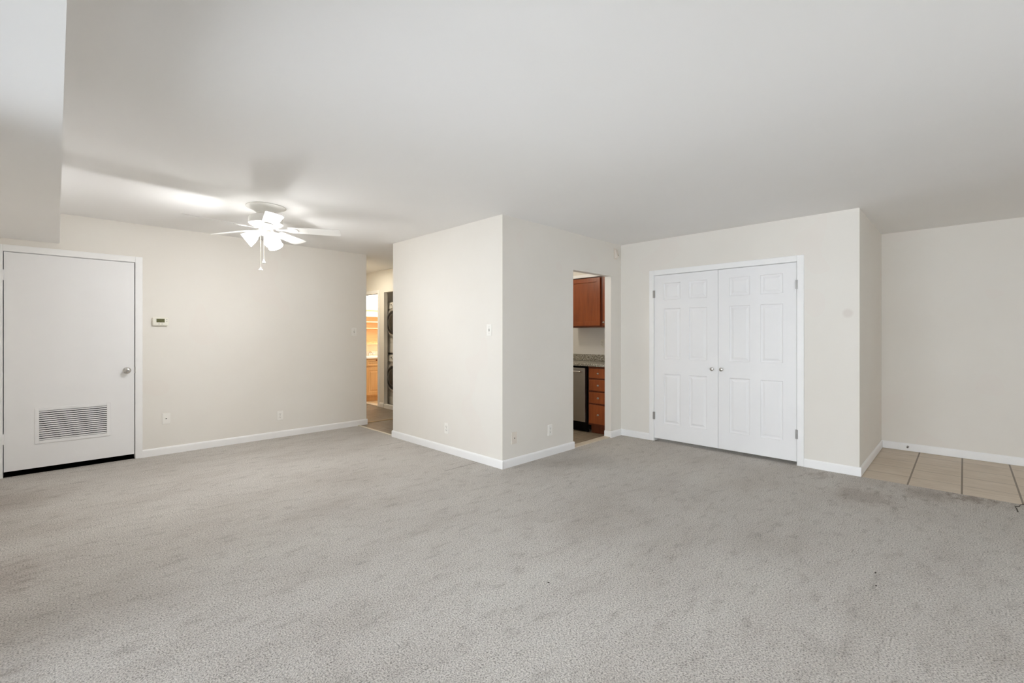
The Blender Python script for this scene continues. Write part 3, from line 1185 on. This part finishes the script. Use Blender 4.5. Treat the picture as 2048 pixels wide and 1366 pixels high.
def machine(name, label, z0, z1, cz, top_panel, loc):
    """front-loading machine; local x 0..0.68, front at y=0"""
    W, D = 0.66, 0.70
    t = thing(name, label, 'washing machine' if name == 'washer' else 'dryer', loc, FACE_X)
    hgt = z1 - z0
    b = bm_new()
    box(b, 0, W, 0.0, D, 0.02, hgt, 0.018, 3)
    obj('body', b, M['appliance'], t, True)
    for x in (0.06, W - 0.06):
        for y in (0.06, D - 0.06):
            b = bm_new()
            lathe(b, [(0, 0), (0.022, 0), (0.022, 0.021), (0, 0.021)], (x, y, 0), n=14, cap=False)
            obj('foot', b, M['rubber'], t)
    cx, c = W / 2, cz - z0
    b = bm_new()
    prism(b, [(0.0, hgt - 0.135), (-0.022, hgt - 0.120), (-0.012, hgt - 0.015), (0.004, hgt - 0.006)], 'x', 0.02, W - 0.02)
    cp = obj('control_panel', b, M['appliance'], t)
    b = bm_new()
    lathe(b, [(0, 0.015), (0.034, 0.016), (0.032, 0.042), (0.026, 0.048), (0, 0.049)], (cx + 0.02, 0, hgt - 0.075), (0, -1, 0), 24, False)
    obj('dial', b, M['ring'], cp, True)
    for (xa, za, wa, ha) in ((0.035, hgt - 0.045, 0.035, 0.014), (0.035, hgt - 0.105, 0.05, 0.022), (cx - 0.12, hgt - 0.06, 0.016, 0.016), (cx - 0.09, hgt - 0.085, 0.016, 0.016)):
        b = bm_new()
        box(b, xa, xa + wa, -0.024, -0.008, za, za + ha, 0.002)
        obj('button', b, M['dark_ring'], cp)
    b = bm_new()
    lathe(b, [(0.190, 0.0), (0.285, 0.0), (0.287, 0.012), (0.275, 0.034), (0.240, 0.050), (0.212, 0.052), (0.200, 0.045), (0.190, 0.030)], (cx, 0, c), (0, -1, 0), 56, False)
    dr = obj('door', b, M['ring'], t, True)
    b = bm_new()
    lathe(b, [(0.216, 0.040), (0.214, 0.050), (0.200, 0.057), (0.176, 0.057), (0.160, 0.050), (0.155, 0.038)], (cx, 0, c), (0, -1, 0), 56, False)
    obj('door_ring', b, M['dark_ring'], dr, True)
    b = bm_new()
    lathe(b, [(0.168, 0.050), (0.150, 0.066), (0.11, 0.080), (0.06, 0.088), (0, 0.090)], (cx, 0, c), (0, -1, 0), 48, False)
    obj('door_glass', b, M['drum_glass'], dr, True)
    b = bm_new()
    box(b, cx + 0.215, cx + 0.262, -0.060, -0.040, c - 0.05, c + 0.05, 0.006)
    obj('door_handle', b, M['appliance'], dr)
    b = bm_new()
    box(b, 0.03, W - 0.03, -0.006, 0.002, 0.04, 0.19, 0.004)
    obj('kick_panel', b, M['appliance'], t)
    return t


machine('washer', 'silver-white front-loading washing machine, lower one of the laundry stack', 0.0, 0.945, 0.540, True, (4.292, 7.476, -0.006))
machine('dryer', 'silver-white front-loading dryer stacked on the washing machine', 0.945, 1.885, 1.512, True, (4.292, 7.476, 0.9395))

# ---------------------------------------------------------------- bathroom
van = thing('bathroom_vanity', 'honey oak bathroom vanity with drawer and raised-panel door', 'vanity', (XH + T + 0.006, 8.178, 0.0), FACE_Y)
VW = 0.95
b = bm_new()
box(b, 0, VW, 0.018, 0.50, 0.10, 0.828)
obj('body', b, M['oak'], van)
b = bm_new()
box(b, 0, VW, 0.06, 0.45, 0.0, 0.10)
obj('toe_kick', b, M['oak'], van)
for (x0, x1) in ((0.015, 0.40), (0.42, 0.93)):
    b = bm_new()
    panel_leaf(b, x1 - x0, 0.690, 0.810, 0.018, [(0.035, x1 - x0 - 0.035)], [(0.715, 0.785)])
    dr = obj('drawer_front', b, M['oak'], van, False, (x0, 0, 0))
    knob_small(dr, (x1 - x0) / 2 + 0.01, 0.795, 0.0, 'cherry_dark')
    b = bm_new()
    panel_leaf(b, x1 - x0, 0.125, 0.660, 0.018, [(0.055, x1 - x0 - 0.055)], [(0.185, 0.600)])
    obj('door', b, M['oak'], van, False, (x0, 0, 0))

st = thing('sink_top', 'white sink top with upstand on the oak vanity', 'sink', (XH + T + 0.004, 8.158, 0.829), FACE_Y)
b = bm_new()
box(b, 0, VW + 0.02, 0, 0.538, 0, 0.032, 0.006)
obj('slab', b, M['sink'], st)
b = bm_new()
box(b, 0, VW + 0.02, 0.516, 0.538, 0.0325, 0.125, 0.004)
obj('upstand', b, M['sink'], st)
b = bm_new()
lathe(b, [(0.205, 0.034), (0.200, 0.040), (0.185, 0.038), (0.15, 0.033), (0, 0.0325)], (0.42, 0.27, 0), n=36, cap=False)
obj('basin_rim', b, M['sink'], st, True)

fc = thing('faucet', 'chrome two-handle faucet on the white sink top', 'faucet', (XH + T + 0.30, 8.60, 0.8615), FACE_Y)
b = bm_new()
box(b, -0.11, 0.11, -0.030, 0.020, 0, 0.014, 0.006)
obj('base', b, M['chrome'], fc)
b = bm_new()
tube(b, [(0, 0, 0.01), (0, -0.005, 0.055), (0, -0.035, 0.085), (0, -0.085, 0.080), (0, -0.115, 0.062)], [0.016, 0.014, 0.013, 0.012, 0.011], 12)
obj('spout', b, M['chrome'], fc, True)
for s in (-1, 1):
    b = bm_new()
    tube(b, [(s * 0.085, 0, 0.012), (s * 0.085, 0, 0.045)], [0.017, 0.013], 12)
    tube(b, [(s * 0.085, 0, 0.045), (s * 0.125, -0.015, 0.060)], [0.009, 0.006], 10)
    obj('tap_handle', b, M['chrome'], fc, True)

sh = thing('wall_shelf', 'pale wooden open shelf unit on the bathroom wall above the sink', 'shelf', (XH + T + 0.004, 8.52, 1.10), FACE_Y)
SW = 0.86
for x in (0.0, SW - 0.018):
    b = bm_new()
    box(b, x, x + 0.018, 0, 0.178, 0, 0.575)
    obj('side_panel', b, M['maple'], sh)
b = bm_new()
box(b, 0.018, SW - 0.018, 0.168, 0.178, 0, 0.575)
obj('back_panel', b, M['maple'], sh)
for z in (0.0, 0.315, 0.445, 0.557):
    b = bm_new()
    box(b, 0.018, SW - 0.018, 0.0, 0.168, z, z + 0.018)
    obj('shelf_board', b, M['maple'], sh)
b = bm_new()
box(b, 0.018, SW - 0.018, 0.004, 0.020, 0.018, 0.055)
obj('bottom_rail', b, M['oak'], sh)

vl = thing('vanity_light', 'wooden vanity light bar with glowing globe bulbs on the bathroom wall', 'light', (XH + T + 0.02, 8.695, 1.80), FACE_Y)
b = bm_new()
box(b, 0, 0.80, -0.075, 0.0, 0, 0.070, 0.004)
obj('base', b, M['maple'], vl)
for x in (0.16, 0.40, 0.64):
    b = bm_new()
    lathe(b, [(0, 0.065), (0.022, 0.068), (0.020, 0.085), (0, 0.085)], (x, -0.045, 0), n=16, cap=False)
    so = obj('socket', b, M['chrome'], vl, True)
    b = bm_new()
    bmesh.ops.create_uvsphere(b, u_segments=20, v_segments=12, radius=0.047, matrix=Matrix.Translation((x, -0.045, 0.128)))
    obj('bulb', b, M['bulb'], so, True)

# ---------------------------------------------------------------- bits lying on the carpet
random.seed(4)
for lab, x, y, sx, sy in (('tiny dark crumb on the carpet in the open middle of the room', 1.81, 1.526, 0.007, 0.004),
                          ('tiny dark sliver on the carpet, further of two bits near the tiled entry', 3.124, 0.339, 0.011, 0.003),
                          ('tiny dark crumb on the carpet, nearer of two bits near the tiled entry', 2.964, 0.319, 0.006, 0.005)):
    b = bm_new()
    bmesh.ops.create_icosphere(b, subdivisions=2, radius=1.0)
    for v in b.verts:
        k = random.uniform(0.7, 1.15)
        v.co = Vector((v.co.x * sx * k, v.co.y * sy * k, v.co.z * 0.003 * k))
    o = obj('carpet_crumb', b, M['slot'], None, False, (x, y, 0.0025))
    o.rotation_euler = (0, 0, random.uniform(0, 3))
    tag(o, lab, 'debris', 'bits of debris on the carpet')
b = bm_new()
tube(b, [(0.245, -0.042, 0.003), (0.205, -0.022, 0.0035), (0.165, -0.018, 0.003), (0.130, 0.008, 0.0035), (0.085, 0.002, 0.003), (0.0, 0.0, 0.002)], 0.0022, 6)
tag(obj('loose_thread', b, M['slot'], None, True, (4.93, -0.278, 0)), 'dark loose thread on the carpet at the edge of the entry tiles', 'thread')
